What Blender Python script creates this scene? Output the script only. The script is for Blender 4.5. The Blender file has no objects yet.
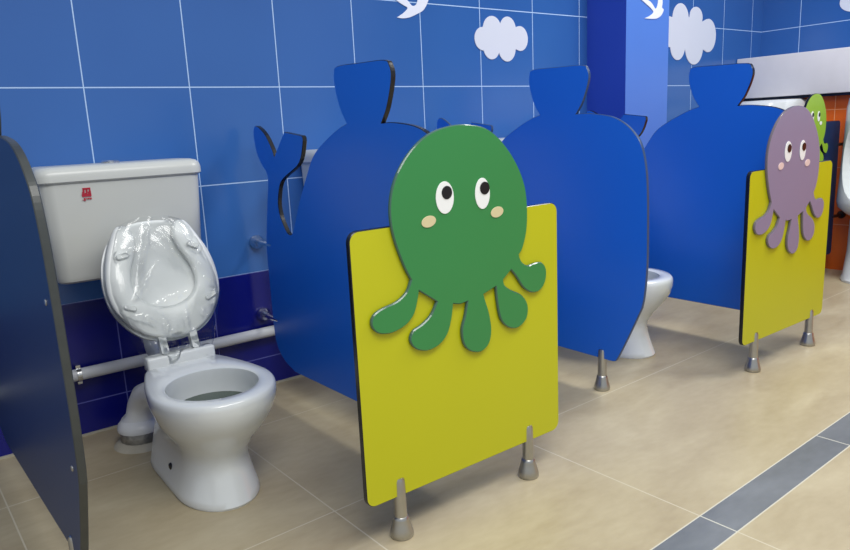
import bpy, bmesh, math, random
from mathutils import Vector, Matrix, noise
random.seed(7)
scn = bpy.context.scene
COL = scn.collection
PI = math.pi

# ------------------------------------------------------------------ helpers
def s2l(c):
    c = c/255.0
    return c/12.92 if c <= 0.04045 else ((c+0.055)/1.055)**2.4
def rgb(r, g, b): return (s2l(r), s2l(g), s2l(b), 1.0)

class NT:
    def __init__(s, mat):
        s.t = mat.node_tree; s.n = s.t.nodes; s.l = s.t.links
    def node(s, typ, **kw):
        n = s.n.new(typ)
        for k, v in kw.items(): setattr(n, k, v)
        return n
    def link(s, a, b): s.l.new(a, b)
    def m(s, op, a, b=None, c=None):
        n = s.n.new('ShaderNodeMath'); n.operation = op
        for i, v in enumerate((a, b, c)):
            if v is None: continue
            if isinstance(v, (int, float)): n.inputs[i].default_value = v
            else: s.l.new(v, n.inputs[i])
        return n.outputs[0]
    def mix(s, f, a, b):
        n = s.n.new('ShaderNodeMix'); n.data_type = 'RGBA'
        for i, v in ((0, f), (6, a), (7, b)):
            if isinstance(v, (int, float)): n.inputs[i].default_value = v
            elif isinstance(v, tuple): n.inputs[i].default_value = v
            else: s.l.new(v, n.inputs[i])
        return n.outputs[2]

def new_mat(name):
    m = bpy.data.materials.new(name); m.use_nodes = True
    return m, NT(m), m.node_tree.nodes['Principled BSDF']

def simple(name, col, rough=0.4, metal=0.0, var=0.06, scale=6.0, spec=0.5, coat=0.0, bump=0.0, bscale=60):
    m, t, b = new_mat(name)
    tc = t.node('ShaderNodeTexCoord')
    nz = t.node('ShaderNodeTexNoise'); nz.inputs['Scale'].default_value = scale; nz.inputs['Detail'].default_value = 3
    t.link(tc.outputs['Object'], nz.inputs['Vector'])
    lo = tuple(c*(1-var) for c in col[:3])+(1,); hi = tuple(min(1, c*(1+var)) for c in col[:3])+(1,)
    t.link(t.mix(nz.outputs['Fac'], lo, hi), b.inputs['Base Color'])
    b.inputs['Roughness'].default_value = rough; b.inputs['Metallic'].default_value = metal
    b.inputs['Specular IOR Level'].default_value = spec
    b.inputs['Coat Weight'].default_value = coat; b.inputs['Coat Roughness'].default_value = 0.1
    if bump:
        n2 = t.node('ShaderNodeTexNoise'); n2.inputs['Scale'].default_value = bscale
        t.link(tc.outputs['Object'], n2.inputs['Vector'])
        bp = t.node('ShaderNodeBump'); bp.inputs['Strength'].default_value = bump; bp.inputs['Distance'].default_value = 0.002
        t.link(n2.outputs['Fac'], bp.inputs['Height']); t.link(bp.outputs['Normal'], b.inputs['Normal'])
    return m

def obj(name, verts, faces, mats, parent=None, smooth=True, mi=None, angle=35):
    me = bpy.data.meshes.new(name)
    me.from_pydata([tuple(v) for v in verts], [], faces)
    if not isinstance(mats, (list, tuple)): mats = [mats]
    for m in mats: me.materials.append(m)
    if mi:
        for p, i in zip(me.polygons, mi): p.material_index = i
    bm = bmesh.new(); bm.from_mesh(me)
    bmesh.ops.recalc_face_normals(bm, faces=bm.faces)
    bm.to_mesh(me); bm.free()
    if smooth:
        for p in me.polygons: p.use_smooth = True
        me.set_sharp_from_angle(angle=math.radians(angle))
    me.update()
    o = bpy.data.objects.new(name, me); COL.objects.link(o)
    if parent: o.parent = parent
    return o

class MB:
    def __init__(s): s.v = []; s.f = []; s.mi = []
    def add(s, v, f, mi=0):
        b = len(s.v); s.v += [tuple(p) for p in v]; s.f += [tuple(i+b for i in q) for q in f]; s.mi += [mi]*len(f)
    def build(s, name, mats, parent=None, smooth=True, angle=35):
        return obj(name, s.v, s.f, mats, parent, smooth, s.mi, angle)
    def loft(s, rings, cap0=True, cap1=True, closed=True, mi=0):
        n = len(rings[0]); v = [p for r in rings for p in r]; f = []
        for i in range(len(rings)-1):
            for j in range(n if closed else n-1):
                k = (j+1) % n
                f.append((i*n+j, i*n+k, (i+1)*n+k, (i+1)*n+j))
        if cap0: f.append(tuple(range(n))[::-1])
        if cap1: f.append(tuple(range((len(rings)-1)*n, len(rings)*n)))
        s.add(v, f, mi)
    def box(s, x0, x1, y0, y1, z0, z1, bev=0.0, mi=0):
        if bev <= 0:
            v = [(x, y, z) for x in (x0, x1) for y in (y0, y1) for z in (z0, z1)]
            s.add(v, [(0,1,3,2),(4,6,7,5),(0,4,5,1),(2,3,7,6),(0,2,6,4),(1,5,7,3)], mi); return
        bm = bmesh.new(); bmesh.ops.create_cube(bm, size=1)
        for q in bm.verts:
            q.co = Vector(((x0+x1)/2+q.co.x*(x1-x0), (y0+y1)/2+q.co.y*(y1-y0), (z0+z1)/2+q.co.z*(z1-z0)))
        bmesh.ops.bevel(bm, geom=list(bm.edges), offset=bev, segments=3, affect='EDGES', profile=0.5)
        bm.verts.index_update()
        s.add([q.co[:] for q in bm.verts], [tuple(q.index for q in f.verts) for f in bm.faces], mi); bm.free()
    def lathe(s, prof, origin=(0,0,0), axis='z', n=28, mi=0):
        rings = []
        for r, h in prof:
            ring = []
            for k in range(n):
                a = 2*PI*k/n; c, d = max(r, 1e-5)*math.cos(a), max(r, 1e-5)*math.sin(a)
                p = {'z': (c, d, h), '-y': (c, -h, d), '-x': (-h, c, d), 'x': (h, c, d)}[axis]
                ring.append((p[0]+origin[0], p[1]+origin[1], p[2]+origin[2]))
            rings.append(ring)
        s.loft(rings, mi=mi)
    def tube(s, pts, r, n=16, mi=0):
        pts = [Vector(p) for p in pts]; rings = []
        rr = r if isinstance(r, (list, tuple)) else [r]*len(pts)
        up = Vector((0, 0, 1)) if abs((pts[1]-pts[0]).normalized().z) < .9 else Vector((1, 0, 0))
        for i, p in enumerate(pts):
            d = (pts[min(i+1, len(pts)-1)]-pts[max(i-1, 0)]).normalized()
            a = d.cross(up).normalized(); b = a.cross(d).normalized()
            rings.append([tuple(p+(a*math.cos(2*PI*k/n)+b*math.sin(2*PI*k/n))*rr[i]) for k in range(n)])
        s.loft(rings, mi=mi)

def thing(name, label, cat, loc=(0,0,0), rz=0.0, group=None):
    o = bpy.data.objects.new(name, None); COL.objects.link(o)
    o.empty_display_size = 0.05
    o.location = loc; o.rotation_euler = (0, 0, rz)
    o['label'] = label; o['category'] = cat
    if group: o['group'] = group
    return o
def tag(o, label, cat, group=None):
    o['label'] = label; o['category'] = cat
    if group: o['group'] = group
    return o
def struct(o):
    o['kind'] = 'structure'; return o
def dup(root, loc, rz, label):
    r = root.copy(); COL.objects.link(r); r.location = loc; r.rotation_euler = (0, 0, rz); r['label'] = label
    for ch in list(root.children):
        c = ch.copy(); COL.objects.link(c); c.parent = r
        for g in list(ch.children):
            d = g.copy(); COL.objects.link(d); d.parent = c
    return r

# ---- 2D outlines
def catmull(pts, sub=4):
    """closed outline; a point with a third item True is a sharp corner"""
    P = [Vector(p[:2]) for p in pts]; K = [len(p) > 2 and p[2] for p in pts]; n = len(P); out = []
    for i in range(n):
        p1, p2 = P[i], P[(i+1) % n]
        p0 = P[i-1] if not K[i] else p1-(p2-p1)*.5
        p3 = P[(i+2) % n] if not K[(i+1) % n] else p2+(p2-p1)*.5
        L = (p2-p1).length; ns = max(1, min(sub, int(L/0.006)))
        for k in range(ns):
            t = k/ns
            out.append(0.5*((2*p1)+(p2-p0)*t+(2*p0-5*p1+4*p2-p3)*t*t+(3*p1-p0-3*p2+p3)*t**3))
    q = [out[0]]
    for p in out[1:]:
        if (p-q[-1]).length > 5e-4: q.append(p)
    return q
def area2(P): return sum(P[i].x*P[(i+1) % len(P)].y-P[(i+1) % len(P)].x*P[i].y for i in range(len(P)))
def inset(P, d):
    n = len(P); sg = 1 if area2(P) > 0 else -1; out = []
    for i in range(n):
        a = (P[i]-P[i-1]).normalized(); b = (P[(i+1) % n]-P[i]).normalized()
        na = Vector((-a.y, a.x))*sg; nb = Vector((-b.y, b.x))*sg
        m = na+nb
        m = na if m.length < 1e-6 else m.normalized()
        k = min(2.0, 1/max(.3, m.dot(na)))
        out.append(P[i]+m*d*k)
    return out
def board(name, P, t, place, mats, parent, ch=0.0016, back=None):
    """flat board cut to outline P; place(u,v,d) maps to space, d = depth from the front face"""
    I = inset(P, ch); n = len(P)
    V = [place(p.x, p.y, 0) for p in I]+[place(p.x, p.y, ch) for p in P]+[place(p.x, p.y, t-ch) for p in P]+[place(p.x, p.y, t) for p in I]
    F = [tuple(range(n))]; mi = [0]
    for L in range(3):
        for j in range(n):
            k = (j+1) % n; F.append((L*n+j, L*n+k, (L+1)*n+k, (L+1)*n+j)); mi.append(1)
    F.append(tuple(range(3*n, 4*n))); mi.append(0)
    return obj(name, V, F, mats, parent, smooth=False, mi=mi)
def rrect(x0, x1, z0, z1, r, n=8):
    out = []
    for cx, cz, a0 in ((x1-r, z1-r, 0), (x0+r, z1-r, 90), (x0+r, z0+r, 180), (x1-r, z0+r, 270)):
        for k in range(n+1):
            a = math.radians(a0+90*k/n); out.append(Vector((cx+r*math.cos(a), cz+r*math.sin(a))))
    return out
def oval(cx, cz, rx, rz, n=28, tilt=0):
    c, s = math.cos(tilt), math.sin(tilt); o = []
    for k in range(n):
        a = 2*PI*k/n; x, z = rx*math.cos(a), rz*math.sin(a); o.append(Vector((cx+x*c-z*s, cz+x*s+z*c)))
    return o

# ------------------------------------------------------------------ materials
def tile_mat(name, axis, zsplit=0.4035):
    """glossy printed wall tiles 0.30 x 0.3012, dark navy courses below zsplit"""
    m, t, b = new_mat(name)
    g = t.node('ShaderNodeNewGeometry'); sp = t.node('ShaderNodeSeparateXYZ'); t.link(g.outputs['Position'], sp.inputs[0])
    u = sp.outputs[axis]; z = sp.outputs['Z']
    u = t.m('ADD', u, 0.0 if axis == 'X' else 0.221-0.003)
    def line(c, c0, T, w):
        f = t.m('FRACT', t.m('ADD', t.m('DIVIDE', t.m('SUBTRACT', c, c0), T), 100.5))
        return t.m('LESS_THAN', t.m('MULTIPLY', t.m('ABSOLUTE', t.m('SUBTRACT', f, 0.5)), T), w)
    grout = t.m('MAXIMUM', line(u, 0, .3, .0016), line(z, 1.0053, .3012, .0017))
    navy = t.m('LESS_THAN', z, zsplit)
    nz = t.node('ShaderNodeTexNoise'); nz.inputs['Scale'].default_value = 2.2; nz.inputs['Detail'].default_value = 2
    t.link(g.outputs['Position'], nz.inputs['Vector'])
    grad = t.m('MULTIPLY_ADD', t.m('SUBTRACT', 1.45, z), .55, t.m('MULTIPLY', nz.outputs['Fac'], .35))  # lighter downward: part printed tone, part lighting put into the colour
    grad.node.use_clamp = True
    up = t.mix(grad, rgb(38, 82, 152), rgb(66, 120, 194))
    lo = t.mix(nz.outputs['Fac'], rgb(10, 16, 104), rgb(14, 22, 130))
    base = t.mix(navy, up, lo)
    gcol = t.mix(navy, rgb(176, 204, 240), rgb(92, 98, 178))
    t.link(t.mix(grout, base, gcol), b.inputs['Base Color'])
    t.link(t.m('MULTIPLY_ADD', grout, .45, .22), b.inputs['Roughness'])
    bp = t.node('ShaderNodeBump'); bp.inputs['Strength'].default_value = .25; bp.inputs['Distance'].default_value = .001
    t.link(t.m('SUBTRACT', 1.0, grout), bp.inputs['Height']); t.link(bp.outputs['Normal'], b.inputs['Normal'])
    return m
def floor_mat():
    m, t, b = new_mat('beige floor tiles')
    g = t.node('ShaderNodeNewGeometry'); sp = t.node('ShaderNodeSeparateXYZ'); t.link(g.outputs['Position'], sp.inputs[0])
    a = 0.0224; c, s = math.cos(a), math.sin(a)
    u = t.m('ADD', t.m('MULTIPLY', sp.outputs['X'], c), t.m('MULTIPLY', sp.outputs['Y'], s))
    v = t.m('ADD', t.m('MULTIPLY', sp.outputs['X'], -s), t.m('MULTIPLY', sp.outputs['Y'], c))
    def dist(cc, c0, T):
        f = t.m('FRACT', t.m('ADD', t.m('DIVIDE', t.m('SUBTRACT', cc, c0), T), 100.5))
        return t.m('MULTIPLY', t.m('ABSOLUTE', t.m('SUBTRACT', f, 0.5)), T)
    def lt(x, w): return t.m('LESS_THAN', x, w)
    upper = t.m('GREATER_THAN', v, -1.50)
    dv = t.m('ADD', t.m('MULTIPLY', upper, dist(v, -0.889, .569)), t.m('MULTIPLY', t.m('SUBTRACT', 1, upper), dist(v, -1.542, .575)))
    strip = t.m('MULTIPLY', t.m('LESS_THAN', v, -1.458), t.m('GREATER_THAN', v, -1.542))
    grout = t.m('MAXIMUM', t.m('MULTIPLY', lt(dist(u, 0.4915, .5735), .0016), t.m('MAXIMUM', strip, t.m('LESS_THAN', u, 1.35))), lt(dv, .0017))
    n1 = t.node('ShaderNodeTexNoise'); n1.inputs['Scale'].default_value = 2.6; n1.inputs['Detail'].default_value = 6; n1.inputs['Distortion'].default_value = .6
    mp = t.node('ShaderNodeMapping'); mp.inputs['Scale'].default_value = (1, 2.2, 1); mp.inputs['Rotation'].default_value = (0, 0, .4)
    t.link(g.outputs['Position'], mp.inputs['Vector']); t.link(mp.outputs[0], n1.inputs['Vector'])
    n2 = t.node('ShaderNodeTexNoise'); n2.inputs['Scale'].default_value = 24; n2.inputs['Detail'].default_value = 5
    t.link(mp.outputs[0], n2.inputs['Vector'])
    f = t.m('ADD', t.m('MULTIPLY', n1.outputs['Fac'], .75), t.m('MULTIPLY', n2.outputs['Fac'], .25))
    ramp = t.node('ShaderNodeMapRange'); ramp.inputs[1].default_value = .32; ramp.inputs[2].default_value = .68
    t.link(f, ramp.inputs[0])
    beige = t.mix(ramp.outputs[0], rgb(165, 150, 121), rgb(190, 178, 149))
    grey = t.mix(ramp.outputs[0], rgb(98, 102, 107), rgb(124, 128, 134))
    base = t.mix(strip, beige, grey)
    t.link(t.mix(grout, base, t.mix(strip, rgb(200, 191, 168), rgb(205, 203, 190))), b.inputs['Base Color'])
    t.link(t.m('MULTIPLY_ADD', ramp.outputs[0], .1, .34), b.inputs['Roughness'])
    b.inputs['Specular IOR Level'].default_value = .4
    bp = t.node('ShaderNodeBump'); bp.inputs['Strength'].default_value = .2; bp.inputs['Distance'].default_value = .001
    t.link(t.m('SUBTRACT', 1.0, grout), bp.inputs['Height']); t.link(bp.outputs['Normal'], b.inputs['Normal'])
    return m
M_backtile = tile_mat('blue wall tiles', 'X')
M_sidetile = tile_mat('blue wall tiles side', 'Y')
M_floor = floor_mat()
M_blue = simple('blue laminate', rgb(22, 100, 212), .36, var=.05, scale=3)
M_blue_dark = simple('darkened blue laminate', rgb(20, 48, 92), .42, var=.05, scale=3)  # blue darkened for the shade on the left partition; urinal divider uses it too
M_core = simple('black laminate core', rgb(20, 21, 26), .22, var=.2, scale=40)
M_rim = simple('grey laminate edge', rgb(58, 62, 62), .35, var=.2, scale=40)
M_brim = simple('blue grey laminate edge', rgb(52, 74, 112), .3, var=.15, scale=40)
M_yellow = simple('yellow laminate', rgb(188, 188, 14), .4, var=.03, scale=3)
M_green = simple('green laminate', rgb(50, 132, 70), .36, var=.05, scale=4)
M_purple = simple('mauve laminate', rgb(138, 128, 158), .4, var=.04, scale=4)
M_lime = simple('lime laminate', rgb(146, 186, 44), .4, var=.1, scale=8)
M_white = simple('white sticker', rgb(238, 240, 240), .4, var=.02)
M_black = simple('black sticker', rgb(14, 14, 18), .3, var=.1)
M_cheek = simple('beige cheek sticker', rgb(214, 200, 158), .45, var=.05)
M_pink = simple('pale pink cheek sticker', rgb(228, 200, 196), .45, var=.05)
M_chrome = simple('brushed steel', rgb(178, 177, 174), .3, metal=1.0, var=.12, scale=30)
M_bright = simple('polished chrome', rgb(216, 217, 218), .24, metal=1.0, var=.05)
M_cer = simple('white ceramic', rgb(220, 224, 226), .12, var=.015, coat=.4)
M_tank = simple('white tank plastic', rgb(204, 206, 202), .28, var=.02)
M_seat = simple('white seat plastic', rgb(226, 229, 229), .28, var=.02)
M_pvc = simple('white pipe plastic', rgb(214, 217, 222), .35, var=.04)
M_water = simple('dark bowl water', rgb(62, 76, 66), .06, var=.1)
M_foil = simple('crinkled foil tape', rgb(150, 150, 150), .35, metal=.8, var=.7, scale=55, bump=.8, bscale=90)
M_mortar = simple('pale grout blob', rgb(176, 170, 155), .8, var=.15, scale=30, bump=.6)
M_red = simple('red print', rgb(176, 26, 52), .5, var=.08, scale=60)
M_cloud = simple('white cloud print', rgb(212, 217, 232), .45, var=.03)
M_bird = simple('white bird print', rgb(226, 230, 246), .45, var=.03)
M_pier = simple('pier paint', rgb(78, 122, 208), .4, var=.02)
M_pier_shade = simple('pier side shade', rgb(42, 74, 186), .4, var=.03)  # same pier paint, darkened for the shaded side faces
M_ledge = simple('pale grey stone ledge', rgb(222, 219, 222), .4, var=.06, scale=12)
M_orange = None
def orange_mat():
    m, t, b = new_mat('orange wall tiles')
    g = t.node('ShaderNodeNewGeometry'); sp = t.node('ShaderNodeSeparateXYZ'); t.link(g.outputs['Position'], sp.inputs[0])
    def line(c, c0, T, w):
        f = t.m('FRACT', t.m('ADD', t.m('DIVIDE', t.m('SUBTRACT', c, c0), T), 100.5))
        return t.m('LESS_THAN', t.m('MULTIPLY', t.m('ABSOLUTE', t.m('SUBTRACT', f, 0.5)), T), w)
    gr = t.m('MAXIMUM', line(sp.outputs['Y'], -.221, .3, .0016), line(sp.outputs['Z'], .245, .3, .0016))
    nz = t.node('ShaderNodeTexNoise'); nz.inputs['Scale'].default_value = 4; t.link(g.outputs['Position'], nz.inputs['Vector'])
    t.link(t.mix(gr, t.mix(nz.outputs['Fac'], rgb(196, 84, 18), rgb(222, 106, 26)), rgb(226, 160, 110)), b.inputs['Base Color'])
    b.inputs['Roughness'].default_value = .25
    return m
M_orange = orange_mat()
def film_mat():
    m, t, b = new_mat('clear plastic film')
    out = m.node_tree.nodes['Material Output']
    tr = t.node('ShaderNodeBsdfTransparent'); tr.inputs[0].default_value = (.97, .98, .98, 1)
    gl = t.node('ShaderNodeBsdfGlossy'); gl.inputs['Roughness'].default_value = .12
    fr = t.node('ShaderNodeFresnel'); fr.inputs['IOR'].default_value = 1.5
    mx = t.node('ShaderNodeMixShader')
    t.link(t.m('MULTIPLY_ADD', fr.outputs[0], .85, .02), mx.inputs[0])
    t.link(tr.outputs[0], mx.inputs[1]); t.link(gl.outputs[0], mx.inputs[2]); t.link(mx.outputs[0], out.inputs['Surface'])
    m.node_tree.nodes.remove(b)
    return m
M_film = film_mat()

# ------------------------------------------------------------------ the room
def slab(name, x0, x1, y0, y1, z0, z1, m):
    b = MB(); b.box(x0, x1, y0, y1, z0, z1); return struct(b.build(name, m, smooth=False))
slab('floor', -1.2, 4.2, -4.2, .12, -.06, 0, M_floor)
slab('wall_back', -1.2, 4.2, 0, .12, 0, 2.6, M_backtile)
slab('wall_right', 4.01, 4.2, -4.2, 0, 0, 2.6, M_sidetile)
# square pier standing out from the back wall
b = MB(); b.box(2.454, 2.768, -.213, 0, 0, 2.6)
o = b.build('wall_pier', [M_pier, M_pier_shade], smooth=False); struct(o)
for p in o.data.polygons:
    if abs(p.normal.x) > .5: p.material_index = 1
# boxed-out lower wall behind the urinals and its ledge
slab('wall_boxed_right', 3.80, 4.01, -4.2, 0, 0, .928, M_orange)
b = MB(); b.box(3.745, 4.01, -4.2, -.004, .928, 1.148, bev=.004)
struct(b.build('trim_1', M_ledge))
b = MB(); b.box(3.752, 3.80, -4.2, -.004, .914, .928); struct(b.build('ledge_shadow_strip', M_core, smooth=False))  # black strip in place of the shadow line under the ledge
# pale sealant line along the foot of the back wall
b = MB(); b.box(-1.0, 3.80, -.006, 0, 0, .006); struct(b.build('baseboard_back', M_mortar, smooth=False))

# ------------------------------------------------------------------ feet / brackets
FOOT = [(0, 0), (.0235, 0), (.0252, .003), (.0252, .010), (.0236, .018), (.0205, .028), (.0176, .040), (.0166, .0455), (.0146, .0475), (.0140, .052), (.0136, .088), (.0130, .098), (.0122, .128), (.010, .134), (.0045, .1355), (0, .136)]
def foot(parent, x, y, name='support_foot'):
    b = MB(); b.lathe(FOOT, (x, y, 0)); return b.build(name, M_chrome, parent)
def bracket(parent, x, z, y0, L):
    k = [(0, 0), (.022, 0), (.024, .004), (.024, .012), (.021, .022), (.0145, .036), (.0095, .046), (.0085, .052), (.0078, L-.006), (.006, L-.001), (0, L)]
    b = MB(); b.lathe(k, (x, y0, z), axis='-y'); return b.build('wall_bracket', M_bright, parent)

# ------------------------------------------------------------------ whale-shaped partitions
T = True
TOPB = [(.772,.870),(.724,.870,T),(.735,.884),(.749,.905),(.766,.945),(.774,.978),(.768,1.000),(.749,1.013),(.65,1.0165),(.546,1.018),(.529,1.004),(.527,.973),(.537,.935),(.552,.902),(.572,.874,T),
        (.527,.861),(.46,.832),(.392,.792),(.343,.731),(.290,.655),(.254,.593),(.238,.566),(.222,.556),(.205,.559),(.191,.572),(.168,.605),(.160,.635),(.163,.664),(.184,.708),(.222,.732),(.310,.772),(.343,.834),(.337,.849,T),
        (.236,.862,T),(.161,.790,T),(.152,.811),(.117,.854),(.075,.880),(.048,.884),(.036,.866),(.036,.840),(.048,.796),(.078,.760),(.099,.742),(.104,.709),(.086,.645),(.060,.545),(.051,.490),(.050,.42),(.051,.24),(.063,.172),(.105,.130),(.175,.105,T)]
def whale_outline(kind, dz, send, zb=0):
    if kind == 'free':
        fr = [(.856,.105,T),(.876,.107),(.889,.121),(.930,.203),(.973,.295,T),(.981,.335),(.988,.42),(.988,.52),(.985,.64),(.978,.715),(.962,.775),(.938,.808),(.901,.838),(.851,.859)]
    else:
        fr = [(send,.105,T),(send,.40,T),(send,.735,T)]
        if send > .97: fr += [(.985,.757)]
        fr += [(.945,.803),(.901,.838),(.851,.859)]
    pts = [(p[0], p[1]+(zb if p[1] < .11 else 0))+tuple(p[2:]) for p in fr+TOPB]
    return catmull([(p[0], p[1]+dz)+tuple(p[2:]) for p in pts], 5)
def partition(label, x, shift, rz, kind, dz, mat, edge, send=1.0, ft=True, zb=0, TH=.014):
    r = thing('whale_divider', label, 'stall divider', (x, 0, 0), rz, 'whale shaped toilet partitions')
    P = whale_outline(kind, dz, send, zb)
    board('whale_panel', P, TH, lambda u, v, d: (d, -(u+shift), v), [mat, edge], r)
    if ft: foot(r, TH/2, -.825-shift)
    for z in (.505, .255):
        bracket(r, TH/2, z, -.001, .05+shift+.035)
    return r
pA = partition('shaded blue whale shaped partition at the left edge of the picture, beside the white tank', -.051, 0, .043, 'free', 0, M_blue_dark, M_rim)
pB = partition('blue whale partition behind the yellow screen with the green octopus, tail by the wall', .757, .04, .03, 'joined', -.004, M_blue, M_core, send=1.053-.04-.001, ft=False)
pC = partition('blue whale partition with free front end on one steel foot, no yellow screen', 1.535, -.006, 0.0, 'free', 0, M_blue, M_brim, TH=.010)
pD = partition('blue whale partition behind the yellow screen with the purple octopus', 2.262, .114, 0.0, 'joined', .006, M_blue, M_core, send=1.053-.114-.001, ft=False, zb=.020)
# screws on the near face of the dark partition
for s_, z_ in ((.947, .605), (.943, .315)):
    b = MB(); b.lathe([(0,0),(.006,0),(.006,.001),(.0045,.0022),(0,.0022)], (.0002, -s_, z_), axis='-x', n=14); b.build('screw', M_chrome, pA)

# ------------------------------------------------------------------ octopus screens
OCT = [(0.771,0.856),(0.829,0.846),(0.876,0.815),(0.917,0.767),(0.942,0.714),(0.948,0.661),(0.944,0.613),(0.931,0.577),(0.919,0.563,T),(0.926,0.547),(0.945,0.534),(0.971,0.536),(0.992,0.534),(1.007,0.516),(1.004,0.488),(0.986,0.469),(0.959,0.468),(0.932,0.484),(0.91,0.513),(0.893,0.532,T),(0.869,0.514,T),(0.872,0.501),(0.890,0.487),(0.924,0.469),(0.944,0.442),(0.940,0.411),(0.914,0.394),(0.884,0.399),(0.860,0.421),(0.850,0.456),(0.845,0.502,T),(0.809,0.491,T),(0.813,0.477),(0.824,0.444),(0.829,0.405),(0.820,0.376),(0.796,0.363),(0.766,0.371),(0.747,0.392),(0.743,0.425),(0.753,0.453),(0.761,0.484,T),(0.741,0.482),(0.722,0.486,T),(0.716,0.455),(0.703,0.424),(0.679,0.405),(0.647,0.400),(0.618,0.411),(0.605,0.432),(0.614,0.450),(0.638,0.459),(0.661,0.474),(0.678,0.499,T),(0.634,0.530,T),(0.630,0.513),(0.619,0.485),(0.597,0.466),(0.562,0.457),(0.530,0.463),(0.515,0.482),(0.521,0.501),(0.543,0.511),(0.577,0.518),(0.602,0.533),(0.615,0.556,T),(0.599,0.588),(0.582,0.635),(0.574,0.673),(0.574,0.709),(0.583,0.745),(0.602,0.779),(0.632,0.812),(0.673,0.839),(0.722,0.853)]
def octopus(parent, cx, dz, kx, k, zref, yf, t, mat, edge, cheekmat):
    """octopus cut-out whose front face is at y = yf - t; k scales it about (its axis, zref)"""
    X = lambda u: cx+(u-.765)*kx*k
    Z = lambda v: zref+(v-zref)*k+dz
    P = [Vector((X(p.x), Z(p.y))) for p in catmull(OCT, 4)]
    ob = board('octopus_cutout', P, t, lambda u, v, d: (u, yf-t+d, v), [mat, edge], parent, ch=.0022)
    def disc(name, c, rx, rz, m, d, tilt=0):
        O = oval(X(c[0]), Z(c[1]), rx*k*kx, rz*k, tilt=tilt)
        return board(name, O, .0016, lambda u, v, q: (u, yf-t-d+q, v), [m, m], ob, ch=.0003)
    for c, rx, rz in (((.709,.712), .0235, .033), ((.812,.711), .021, .033)):
        disc('eye', c, rx, rz, M_white, .0017)
    for c in ((.714,.722), (.818,.722)):
        disc('pupil', c, .0135, .0135, M_black, .0030)
    for c, tl in (((.665,.668), .12), ((.853,.667), .12)):
        disc('cheek', c, .0185, .0115, cheekmat, .0017, tl)
    return ob
def screen(label, x0, x1, z0, z1, feet, mat, cheek, ocx, odz, kx, edge):
    xc = (x0+x1)/2
    r = thing('octopus_screen', label, 'toilet screen', (xc, -1.06, 0), 0, 'yellow octopus front screens')
    P = rrect(x0-xc, x1-xc, z0, z1, .022)
    board('front_panel', P, .013, lambda u, v, d: (u, -.0065+d, v), [M_yellow, M_core], r)
    octopus(r, ocx-xc, odz, kx, 1.0, .6, -.0065, .009, mat, edge, cheek)
    for fx in feet: foot(r, fx-xc+.009, 0)
    return r
M_gedge = simple('green board edge', rgb(66, 100, 88), .14, var=.1)
M_pedge = simple('mauve board edge', rgb(104, 97, 106), .16, var=.1)
screen('yellow front screen with a big green octopus, nearest the camera', .486, 1.059, .095, .665, (.562, .946), M_green, M_cheek, .769, -.003, 1.0, M_gedge)
screen('yellow front screen with a pale purple octopus, at the right', 1.936, 2.506, .105, .671, (2.017, 2.412), M_purple, M_pink, 2.206, .008, .965, M_pedge)

# lime octopus on the divider between the urinals
r = thing('urinal_divider', 'small blue urinal divider with a lime green octopus, against the orange wall', 'divider', (3.45, -.60, 0))
board('divider_panel', rrect(-.245, .235, .107, .79, .018), .014, lambda u, v, d: (u, d, v), [M_blue_dark, M_core], r)
octopus(r, -.068, .068, .86, .74, .856, 0, .012, M_lime, M_core, M_white)
for z in (.67, .30):
    b = MB(); b.lathe([(0,0),(.02,0),(.021,.012),(.016,.022),(.009,.03),(.008,.13),(0,.134)], (.349, .007, z), axis='-x'); b.build('wall_bracket', M_core, r)
b = MB(); b.lathe(FOOT, (-.15, .007, 0)); b.build('support_foot', M_chrome, r)

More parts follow.
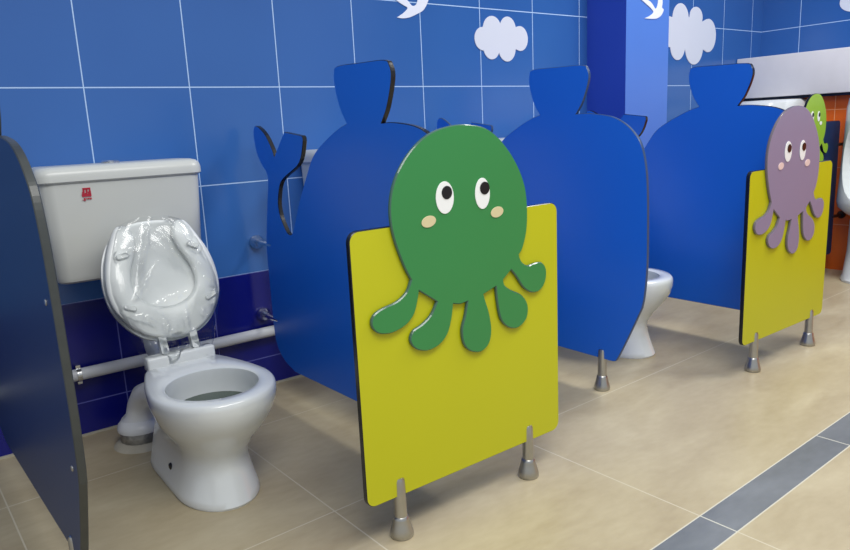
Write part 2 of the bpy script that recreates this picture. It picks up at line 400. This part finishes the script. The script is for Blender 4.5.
# ------------------------------------------------------------------ toilets
def egg(yc, a, bf, br, z, wr=None, ox=0.0, n=48, pw=2.0):
    """closed ring; -y is the front.  wr = half width at the flat rear"""
    out = []
    for k in range(n):
        t = 2*PI*k/n; c, s = math.cos(t), math.sin(t)
        if s <= 0:
            out.append((ox+a*c, yc+bf*s, z))
        else:
            if wr is None:
                e = 2.0/pw; out.append((a*math.copysign(abs(c)**e, c), yc+br*abs(s)**e, z)); continue
            u = min(t, PI-t)/(PI/2)
            if u < .66:
                q = u/.66; x = a+(wr-a)*q**1.5; y = br*q
            else:
                q = (u-.66)/.34; x = wr*(1-q); y = br
            if .58 < u < .76: x *= 1-.03*(1-abs(u-.66)/.1); y *= 1-.02*(1-abs(u-.66)/.1)
            out.append((ox+math.copysign(x, c), yc+y, z))
    return out
def make_toilet(label):
    r = thing('toilet', label, 'toilet', (.36, 0, 0), 0, "children's toilets")
    b = MB(); yc = -.598
    rings = [egg(-.575, .095, .138, .245, 0, .092, -.010), egg(-.575, .098, .141, .248, .006, .094, -.010), egg(-.575, .094, .134, .246, .02, .091, -.010), egg(-.572, .084, .118, .242, .06, .084, -.008),
             egg(-.570, .078, .107, .238, .095, .078, -.006), egg(-.573, .081, .108, .236, .12, .076, -.004), egg(-.580, .098, .120, .236, .15, .078, -.002), egg(-.588, .114, .133, .236, .172, .083), egg(-.592, .128, .148, .236, .195, .087), egg(yc, .138, .159, .232, .222, .089),
             egg(yc, .1445, .165, .232, .245, .090), egg(yc, .1455, .166, .232, .262, .091), egg(yc, .1435, .164, .230, .272, .090), egg(yc, .138, .158, .226, .2775, .086),
             egg(yc, .112, .121, .118, .2775), egg(yc, .107, .116, .113, .274), egg(yc, .106, .115, .112, .262), egg(yc, .107, .116, .113, .24), egg(yc+.004, .098, .108, .105, .20), egg(yc+.01, .078, .088, .085, .16), egg(yc+.015, .055, .06, .06, .135), egg(yc+.015, .03, .03, .03, .125)]
    b.loft(rings); bowl = b.build('bowl', M_cer, r, angle=50)
    b = MB(); O = egg(yc+.003, .1005, .110, .107, .214); b.add(O+[(0, yc, .214)], [(i, (i+1) % 48, 48) for i in range(48)]); b.build('water', M_water, bowl)
    for sx in (-1, 1):
        b = MB(); b.lathe([(0,0),(.009,0),(.009,.004),(.006,.006),(0,.007)], (sx*.0835-.008, -.50, .055), axis='x' if sx > 0 else '-x', n=14); b.build('bolt_cap', M_core, bowl)
    # tank
    tx = -.0275
    def rr3(hw, y0, y1, z, rad, n=6):
        return [(tx+p.x, p.y, z) for p in rrect(-hw, hw, y0, y1, rad, n)]
    b = MB()
    b.loft([rr3(.186, -.150, -.012, .486, .03), rr3(.195, -.160, -.006, .492, .032), rr3(.199, -.165, -.004, .505, .034), rr3(.205, -.172, -.004, .63, .036), rr3(.211, -.178, -.004, .753, .036)])
    tank = b.build('tank', M_tank, r)
    b = MB()
    b.loft([rr3(.214, -.182, -.003, .753, .034), rr3(.2175, -.186, -.002, .757, .036), rr3(.2175, -.186, -.002, .773, .036), rr3(.215, -.183, -.003, .784, .036), rr3(.208, -.175, -.006, .792, .033), rr3(.195, -.16, -.02, .796, .028)])
    b.build('tank_lid', M_tank, tank)
    b = MB(); b.lathe([(0,0),(.024,0),(.024,.004),(.021,.0065),(.019,.0065),(.018,.0055),(0,.0055)], (tx-.012, -.095, .796)); b.build('flush_button', M_bright, tank)
    # red printed mark: a solid square emblem over a short line of print
    e = MB(); x0, x1, z0, z1 = tx-.113, tx-.090, .715, .738; w = x1-x0; h = z1-z0; yf = -.1775
    def bar(a, c, d, f):  e.box(x0+a*w, x0+c*w, yf-.0012, yf+.002, z0+d*h, z0+f*h)
    bar(.14,.98,.80,1); bar(.14,.34,.5,.84); bar(.46,.66,.36,.84); bar(.80,.98,.5,.84); bar(.05,.30,.28,.56); bar(.34,.60,.3,.44); bar(.70,1,.28,.56); bar(0,1,0,.30)
    bar(.16,.34,-.46,-.14); bar(.02,.12,-.40,-.34); bar(.42,.52,-.3,-.16); bar(.58,.72,-.32,-.16); bar(.78,.98,-.34,-.16)
    e.build('printed_mark', M_red, tank, smooth=False)
    # flush elbow from tank to bowl
    b = MB(); b.tube([(tx+.03,-.09,.488),(tx+.03,-.09,.36),(tx+.03,-.10,.30),(tx+.025,-.13,.262),(tx+.02,-.18,.245),(0,-.37,.235)], .021); b.build('flush_pipe', M_pvc, r)
    # rear deck block / hinge bar with two posts
    b = MB(); b.box(-.088, .090, -.392, -.352, .268, .305, bev=.006); hb = b.build('hinge_bar', M_seat, r)
    H0 = Vector((0, -.372, .288)); tv = Vector((0, .150, .370)).normalized(); nv = Vector((0, -tv.z, tv.y))   # nv points to the room
    def SP(u, v, d): v = .014+v*.93; p = H0+Vector((u, 0, 0))+tv*v+nv*d; return (p.x, p.y, p.z)
    for u in (-.036, .045):
        b = MB(); q = rrect(u-.0095, u+.0095, 0, .075, .005, 3)
        b.loft([[SP(p.x, p.y, -.008) for p in q], [SP(p.x, p.y, .014) for p in q]]); b.build('hinge_post', M_seat, hb)
    # horseshoe seat ring, raised
    half = [(0,.040),(.04,.046),(.08,.066),(.112,.098),(.134,.138),(.144,.180),(.1445,.218),(.138,.262),(.126,.305),(.110,.345),(.096,.372),(.082,.383),(.066,.380),(.055,.365),(.049,.340),(.056,.305),(.073,.262),(.082,.225),(.080,.190),(.064,.160),(.035,.140),(0,.133)]
    c0 = .004
    right = half[:]; left = [(-u, v) for u, v in half[1:-1]][::-1]
    P = catmull([(u+c0, v) for u, v in right+left], 4)
    n = len(P); I1 = inset(P, .003); I2 = inset(P, .009)
    b = MB(); b.loft([[SP(p.x, p.y, d) for p in q] for q, d in ((I1, 0), (P, .004), (P, .011), (I1, .017), (I2, .0195))])
    seat = b.build('seat', M_seat, r, angle=60)
    for (u, v, a) in ((-.088,.292,.15), (.098,.298,-.5), (.112,.140,.45), (-.098,.145,-.5)):
        O = [Vector((u, v))+Matrix.Rotation(a, 2)@p for p in rrect(-.016, .016, -.0075, .0075, .006, 4)]
        b = MB(); I = inset(O, .002); b.loft([[SP(p.x, p.y, .018) for p in O], [SP(p.x, p.y, .026) for p in O], [SP(p.x, p.y, .0285) for p in I]]); b.build('bumper', M_seat, seat)
    # closed lid behind the ring
    lh = [(0,.036),(.05,.044),(.09,.066),(.122,.104),(.143,.15),(.150,.20),(.147,.25),(.135,.30),(.112,.345),(.078,.377),(.04,.390),(0,.393)]
    P = catmull([(u+c0, v) for u, v in lh]+[(-u+c0, v) for u, v in lh[1:-1]][::-1], 4)
    I1 = inset(P, .004); I2 = inset(P, .012); I3 = inset(P, .02)
    b = MB(); b.loft([[SP(p.x, p.y, d) for p in q] for q, d in ((I2, -.019), (I1, -.018), (P, -.013), (P, -.002), (I1, -.001), (I2, -.002), (I3, -.009))])
    b.build('seat_lid', M_seat, r, angle=50)
    # waste outlet and floor flange
    b = MB(); b.tube([(-.03,-.34,.165),(-.040,-.30,.17),(-.05,-.25,.168),(-.062,-.21,.15),(-.068,-.185,.12),(-.070,-.175,.085),(-.071,-.17,.066)], [.036,.036,.036,.036,.036,.040,.054], n=22)
    op = b.build('waste_pipe', M_pvc, r)
    b = MB(); b.lathe([(.040,.078),(.052,.074),(.062,.064),(.0655,.052),(.064,.046),(.05,.045),(.04,.05)], (-.071,-.17,0)); b.build('pipe_collar', M_pvc, op)
    b = MB(); b.lathe([(0,.012),(.058,.012),(.060,.02),(.0585,.030),(.0595,.04),(.057,.047),(0,.047)], (-.071,-.17,0)); b.build('foil_band', M_foil, op)
    b = MB(); b.lathe([(0,0),(.08,0),(.075,.006),(.066,.012),(.058,.016),(0,.016)], (-.071,-.17,0)); b.build('mortar_bed', M_mortar, op)
    return r
t1 = make_toilet('white low toilet at the left with raised seat wrapped in clear plastic')
t2 = dup(t1, (1.178, 0, 0), 0, 'mostly hidden white toilet, tank corner showing behind the tail of the whale with green octopus')
t3 = dup(t1, (1.922, -.03, 0), 0, 'white toilet bowl half hidden behind the whale partition without a screen')

for ch in t3.children:
    if ch.name.startswith('tank'): ch.location.x += .04
    if ch.name.startswith('bowl'): ch.scale.z = 1.05
# crumpled clear plastic bag over the raised seat of the first toilet
H0 = Vector((.36, -.372, .288)); tv = Vector((0, .150, .370)).normalized(); nv = Vector((0, -tv.z, tv.y))
b = MB(); NU, NV = 84, 108; V = []; F = []
def hw(v):
    pts = [(-.03,.070),(0,.092),(.03,.104),(.06,.112),(.09,.124),(.14,.142),(.19,.150),(.23,.149),(.28,.138),(.33,.120),(.36,.107),(.383,.088),(.397,.05)]
    for (a, x), (c, y) in zip(pts, pts[1:]):
        if a <= v <= c: return x+(y-x)*(v-a)/(c-a)
    return pts[-1][1]
FOLDS = [(-.075,.20,-.01,.37,.0045,.010),(-.06,.22,-.03,.345,.003,.008),(-.085,.17,-.03,.235,.004,.008),(0,.345,.095,.23,.004,.009),(.01,.30,.075,.25,.003,.007),(.03,.33,.06,.27,.003,.008),
         (.05,.36,.115,.25,.004,.008),(-.11,.31,-.06,.30,.004,.006),(-.10,.12,-.05,.09,.004,.008),(-.03,.10,-.02,.05,.004,.008),(.03,.11,.025,.05,.004,.008),(.07,.11,.09,.07,.004,.007),(-.04,.14,.05,.16,.005,.006),(.10,.20,.135,.16,.004,.006)]
def folds(u, v):
    h = 0
    for a, c, e, f, sg, H in FOLDS:
        du, dv = e-a, f-c; L = du*du+dv*dv; t = max(0, min(1, ((u-a)*du+(v-c)*dv)/L))
        w = .006*noise.noise(Vector((t*5, a*90, c*70))); n_ = math.sqrt(L)
        q = abs((u-a-t*du)*(-dv)/n_+(v-c-t*dv)*du/n_+w)+max(0, math.hypot(u-a-t*du, v-c-t*dv)-.03)
        h += .6*H*math.exp(-(q/(1.25*sg))**2)*math.sin(PI*min(1, max(0, t*.9+.05)))
    return h
for j in range(NV+1):
    v = -.03+.425*j/NV; w = hw(v)
    for i in range(NU+1):
        s_ = 2*i/NU-1; u = w*s_
        q = Vector((u*16, v*16, 2.0)); ns = noise.noise(q*.55)*.006+folds(u, v)+noise.noise(Vector((u*30, v*22, 9)))*.0012
        d = .032+ns-.030*abs(s_)**7
        if v < .06: d += (.06-v)*.55*noise.noise(Vector((u*38, v*30, 1)))-(.06-v)*.25
        if abs(s_) < .86 and v > .02: d = max(d, .0222+.0006*noise.noise(Vector((u*30, v*30, 3)))+(.0065 if min((u-a_)**2+(v-c_)**2 for a_, c_ in ((-.088,.292),(.098,.298),(.112,.14),(-.098,.145))) < .0006 else 0))
        p = H0+Vector((u+.004, 0, 0))+tv*(.014+v*.93)+nv*d
        V.append(p-Vector((.36, -.372, .288)))
for j in range(NV):
    for i in range(NU):
        a = j*(NU+1)+i; F.append((a, a+1, a+NU+2)); F.append((a, a+NU+2, a+NU+1))
b.add(V, F); film = b.build('plastic_wrap', M_film, smooth=False); film.location = (.36, -.372, .288)
tag(film, 'clear crumpled plastic wrap over the raised white seat of the left toilet', 'plastic wrap')

# ------------------------------------------------------------------ white pipe along the back wall
r = thing('water_pipe', 'white horizontal pipe running low along the navy tiles behind the left toilet', 'pipe', (0, 0, 0))
b = MB(); b.tube([(-.98, -.027, .197), (.8, -.027, .198), (2.44, -.027, .20)], .0175, n=20); b.build('pipe', M_pvc, r)
for x in (.172, 1.2, 1.75):
    b = MB(); b.lathe([(.0172,-.007),(.0205,-.006),(.0205,.006),(.0172,.007)], (x, -.027, .197), axis='x', n=20)
    b.box(x-.006, x+.006, -.03, -.001, .214, .226); b.box(x-.006, x+.006, -.03, -.001, .170, .181)
    b.build('pipe_clip', M_bright, r)

# ------------------------------------------------------------------ urinals on the right
def dring(hwid, depth, z, n=28):
    o = [(0, hwid, z)]
    for k in range(n+1):
        a = PI*k/n; o.append((-depth*(.35+.65*math.sin(a)**.8) if 0 < k < n else -depth*.35, hwid*math.cos(a), z))
    o.append((0, -hwid, z)); return o
def make_urinal(label, y):
    r = thing('urinal', label, 'urinal', (3.80, y, 0), 0, 'white urinals under the ledge')
    b = MB(); b.loft([dring(.10,.19,.30), dring(.135,.27,.335), dring(.158,.325,.37), dring(.163,.335,.40), dring(.163,.325,.45), dring(.162,.31,.55), dring(.160,.295,.70), dring(.158,.29,.85), dring(.154,.275,.895), dring(.14,.24,.910)])
    body = b.build('basin', M_cer, r, angle=45)
    cut = bpy.data.meshes.new('cut'); bm = bmesh.new(); bmesh.ops.create_uvsphere(bm, u_segments=28, v_segments=18, radius=1)
    for q in bm.verts: q.co = Vector((-.30+q.co.x*.19, q.co.y*.128, .62+q.co.z*.22-(.0 if q.co.x > 0 else 0)))
    bm.to_mesh(cut); bm.free(); co = bpy.data.objects.new('cut', cut); COL.objects.link(co); co.location = (3.80, y, 0)
    bpy.context.view_layer.update()
    md = body.modifiers.new('b', 'BOOLEAN'); md.operation = 'DIFFERENCE'; md.object = co; md.solver = 'EXACT'
    dg = bpy.context.evaluated_depsgraph_get(); nm = bpy.data.meshes.new_from_object(body.evaluated_get(dg))
    body.modifiers.clear()
    if len(nm.polygons) > 50:
        nm.materials.clear(); nm.materials.append(M_cer); body.data = nm
    bpy.data.objects.remove(co)
    b = MB(); b.loft([dring(.122,.30,0), dring(.124,.303,.012), dring(.118,.29,.03), dring(.11,.27,.15), dring(.11,.26,.302)]); b.build('pedestal', M_cer, r, angle=45)
    return r
make_urinal('white urinal by the back wall, its top peeking over the right whale partition', -.225)
make_urinal('white urinal cut by the right edge of the picture', -.80)

# ------------------------------------------------------------------ cut-out clouds and birds on the tiles
def decal(name, label, cat, pts, place, loc, mat, group, sub=5):
    P = catmull(pts, sub)
    o = board(name, P, .003, place, [mat, mat], None, ch=.0006); o.location = loc
    return tag(o, label, cat, group)
def lobes(L):
    """outline of a union of ovals: farthest hit along rays from the middle"""
    cx = sum(l[0] for l in L)/len(L); cz = sum(l[1] for l in L)/len(L); out = []
    for k in range(220):
        a = 2*PI*k/220; d = (math.cos(a), math.sin(a)); best = 0
        for x, z, rx, rz in L:
            ox, oz = (cx-x)/rx, (cz-z)/rz; dx, dz = d[0]/rx, d[1]/rz
            A = dx*dx+dz*dz; B = ox*dx+oz*dz; Cc = ox*ox+oz*oz-1; D = B*B-A*Cc
            if D > 0: best = max(best, (-B+math.sqrt(D))/A)
        out.append((cx+d[0]*best, cz+d[1]*best))
    return out
def cloud(label, L, ymap, loc, keep=None):
    pts = lobes(L)
    if keep: pts = [(max(keep, p[0]), p[1]) for p in pts]
    P = [Vector(p) for p in pts]; Q = [P[0]]
    for p in P[1:]:
        if (p-Q[-1]).length > 4e-4: Q.append(p)
    o = board('cloud_decal', Q, .003, ymap, [M_cloud, M_cloud], None, ch=.0005); o.location = loc
    return tag(o, label, 'wall decoration', 'cloud cut-outs on the tiles')
onback = lambda y: (lambda u, v, d: (u, y+d, v))
C1 = [(1.812,1.190,.045,.045),(1.865,1.225,.052,.055),(1.952,1.232,.046,.050),(2.022,1.198,.046,.050),(1.945,1.160,.050,.056),(1.858,1.158,.045,.047),(1.915,1.19,.07,.05)]
cx, cz = 1.92, 1.19
cloud('white cloud decal on the blue wall tiles left of the blue pier', [(a-cx, b_-cz, c, d) for a, b_, c, d in C1], onback(0), (cx, -.0031, cz))
C2 = [(3.09,1.27,.05,.075),(3.185,1.335,.072,.078),(3.325,1.352,.060,.052),(3.445,1.265,.075,.086),(3.315,1.205,.084,.092),(3.165,1.205,.066,.072),(3.28,1.27,.10,.08)]
cx, cz = 3.27, 1.27
cloud('larger white cloud decal right of the blue pier, cut straight on its left', [(a-cx, b_-cz, c, d) for a, b_, c, d in C2], onback(0), (cx, -.0031, cz))
C3 = [(-.50,1.40,.08,.055),(-.58,1.44,.085,.075),(-.68,1.42,.09,.06),(-.60,1.39,.08,.05)]
cloud('white cloud decal on the right wall above the grey ledge, cut by the picture corner', [(a+.6, b_-1.42, c, d) for a, b_, c, d in C3], lambda u, v, d: (d, u, v), (4.0069, -.6, 1.42))
B1 = [(1.392,1.249,T),(1.425,1.268),(1.442,1.285),(1.425,1.293),(1.395,1.308),(1.345,1.345,T),(1.40,1.330),(1.44,1.314),(1.464,1.294),(1.481,1.298),(1.490,1.315),(1.49,1.35),(1.478,1.40,T),(1.525,1.37),(1.543,1.335),(1.540,1.315),(1.516,1.282),(1.478,1.263),(1.445,1.251),(1.415,1.247)]
decal('bird_decal', 'white flying bird decal at the top of the back wall, left of the clouds', 'wall decoration', [(p[0]-1.45, p[1]-1.31)+tuple(p[2:]) for p in B1], onback(0), (1.45, -.0031, 1.31), M_bird, 'bird cut-outs')
B2 = [(2.581,1.277,T),(2.62,1.290),(2.645,1.306),(2.625,1.322),(2.59,1.338),(2.53,1.365,T),(2.59,1.358),(2.63,1.345),(2.658,1.322),(2.668,1.325),(2.678,1.355),(2.672,1.41,T),(2.705,1.385),(2.712,1.35),(2.708,1.330),(2.722,1.322),(2.708,1.300),(2.692,1.289),(2.665,1.280),(2.62,1.277)]
decal('bird_decal', 'white flying bird decal high on the light blue pier', 'wall decoration', [(p[0]-2.63, p[1]-1.32)+tuple(p[2:]) for p in B2], onback(0), (2.63, -.2161, 1.32), M_bird, 'bird cut-outs')

# ------------------------------------------------------------------ light
def area(name, loc, sx, sy, power, rot=(0, 0, 0), col=(1, 1, 1)):
    l = bpy.data.lights.new(name, 'AREA'); l.shape = 'RECTANGLE'; l.size = sx; l.size_y = sy; l.energy = power; l.color = col
    o = bpy.data.objects.new(name, l); COL.objects.link(o); o.location = loc; o.rotation_euler = rot; return o
area('ceiling_and_fill_light', (2.7, -1.55, 2.55), .6, 1.2, 50, col=(1, .99, .96))
area('ceiling_and_fill_light', (.9, -2.2, 2.55), 1.2, .6, 24, col=(1, .99, .96))
area('ceiling_and_fill_light', (-.1, -2.35, 2.45), 1.1, 1.1, 30, rot=(0, math.radians(-10), 0), col=(1, .98, .94))  # unseen fill, added to brighten left-facing panels, near bowl and floor
w = bpy.data.worlds.new('World'); scn.world = w; w.use_nodes = True
bg = w.node_tree.nodes['Background']; bg.inputs[0].default_value = (.86, .93, 1.0, 1); bg.inputs[1].default_value = .62

scn.view_settings.view_transform = 'Standard'
scn.view_settings.look = 'None'
scn.cycles.use_denoising = True

# ------------------------------------------------------------------ camera
yaw, pit, rol = 0.6465, -0.2063, -0.0479
d = Vector((math.sin(yaw)*math.cos(pit), math.cos(yaw)*math.cos(pit), math.sin(pit)))
rt = Vector((math.cos(yaw), -math.sin(yaw), 0)); up = rt.cross(d)
r2 = rt*math.cos(rol)+up*math.sin(rol); u2 = -rt*math.sin(rol)+up*math.cos(rol)
cam = bpy.data.cameras.new('camera'); co = bpy.data.objects.new('camera', cam); COL.objects.link(co)
Mx = Matrix((r2, u2, -d)).transposed().to_4x4(); Mx.translation = Vector((-.1833, -2.1847, .8485))
co.matrix_world = Mx
cam.sensor_width = 36; cam.lens = 699.55/850*36; cam.clip_start = .02
scn.camera = co
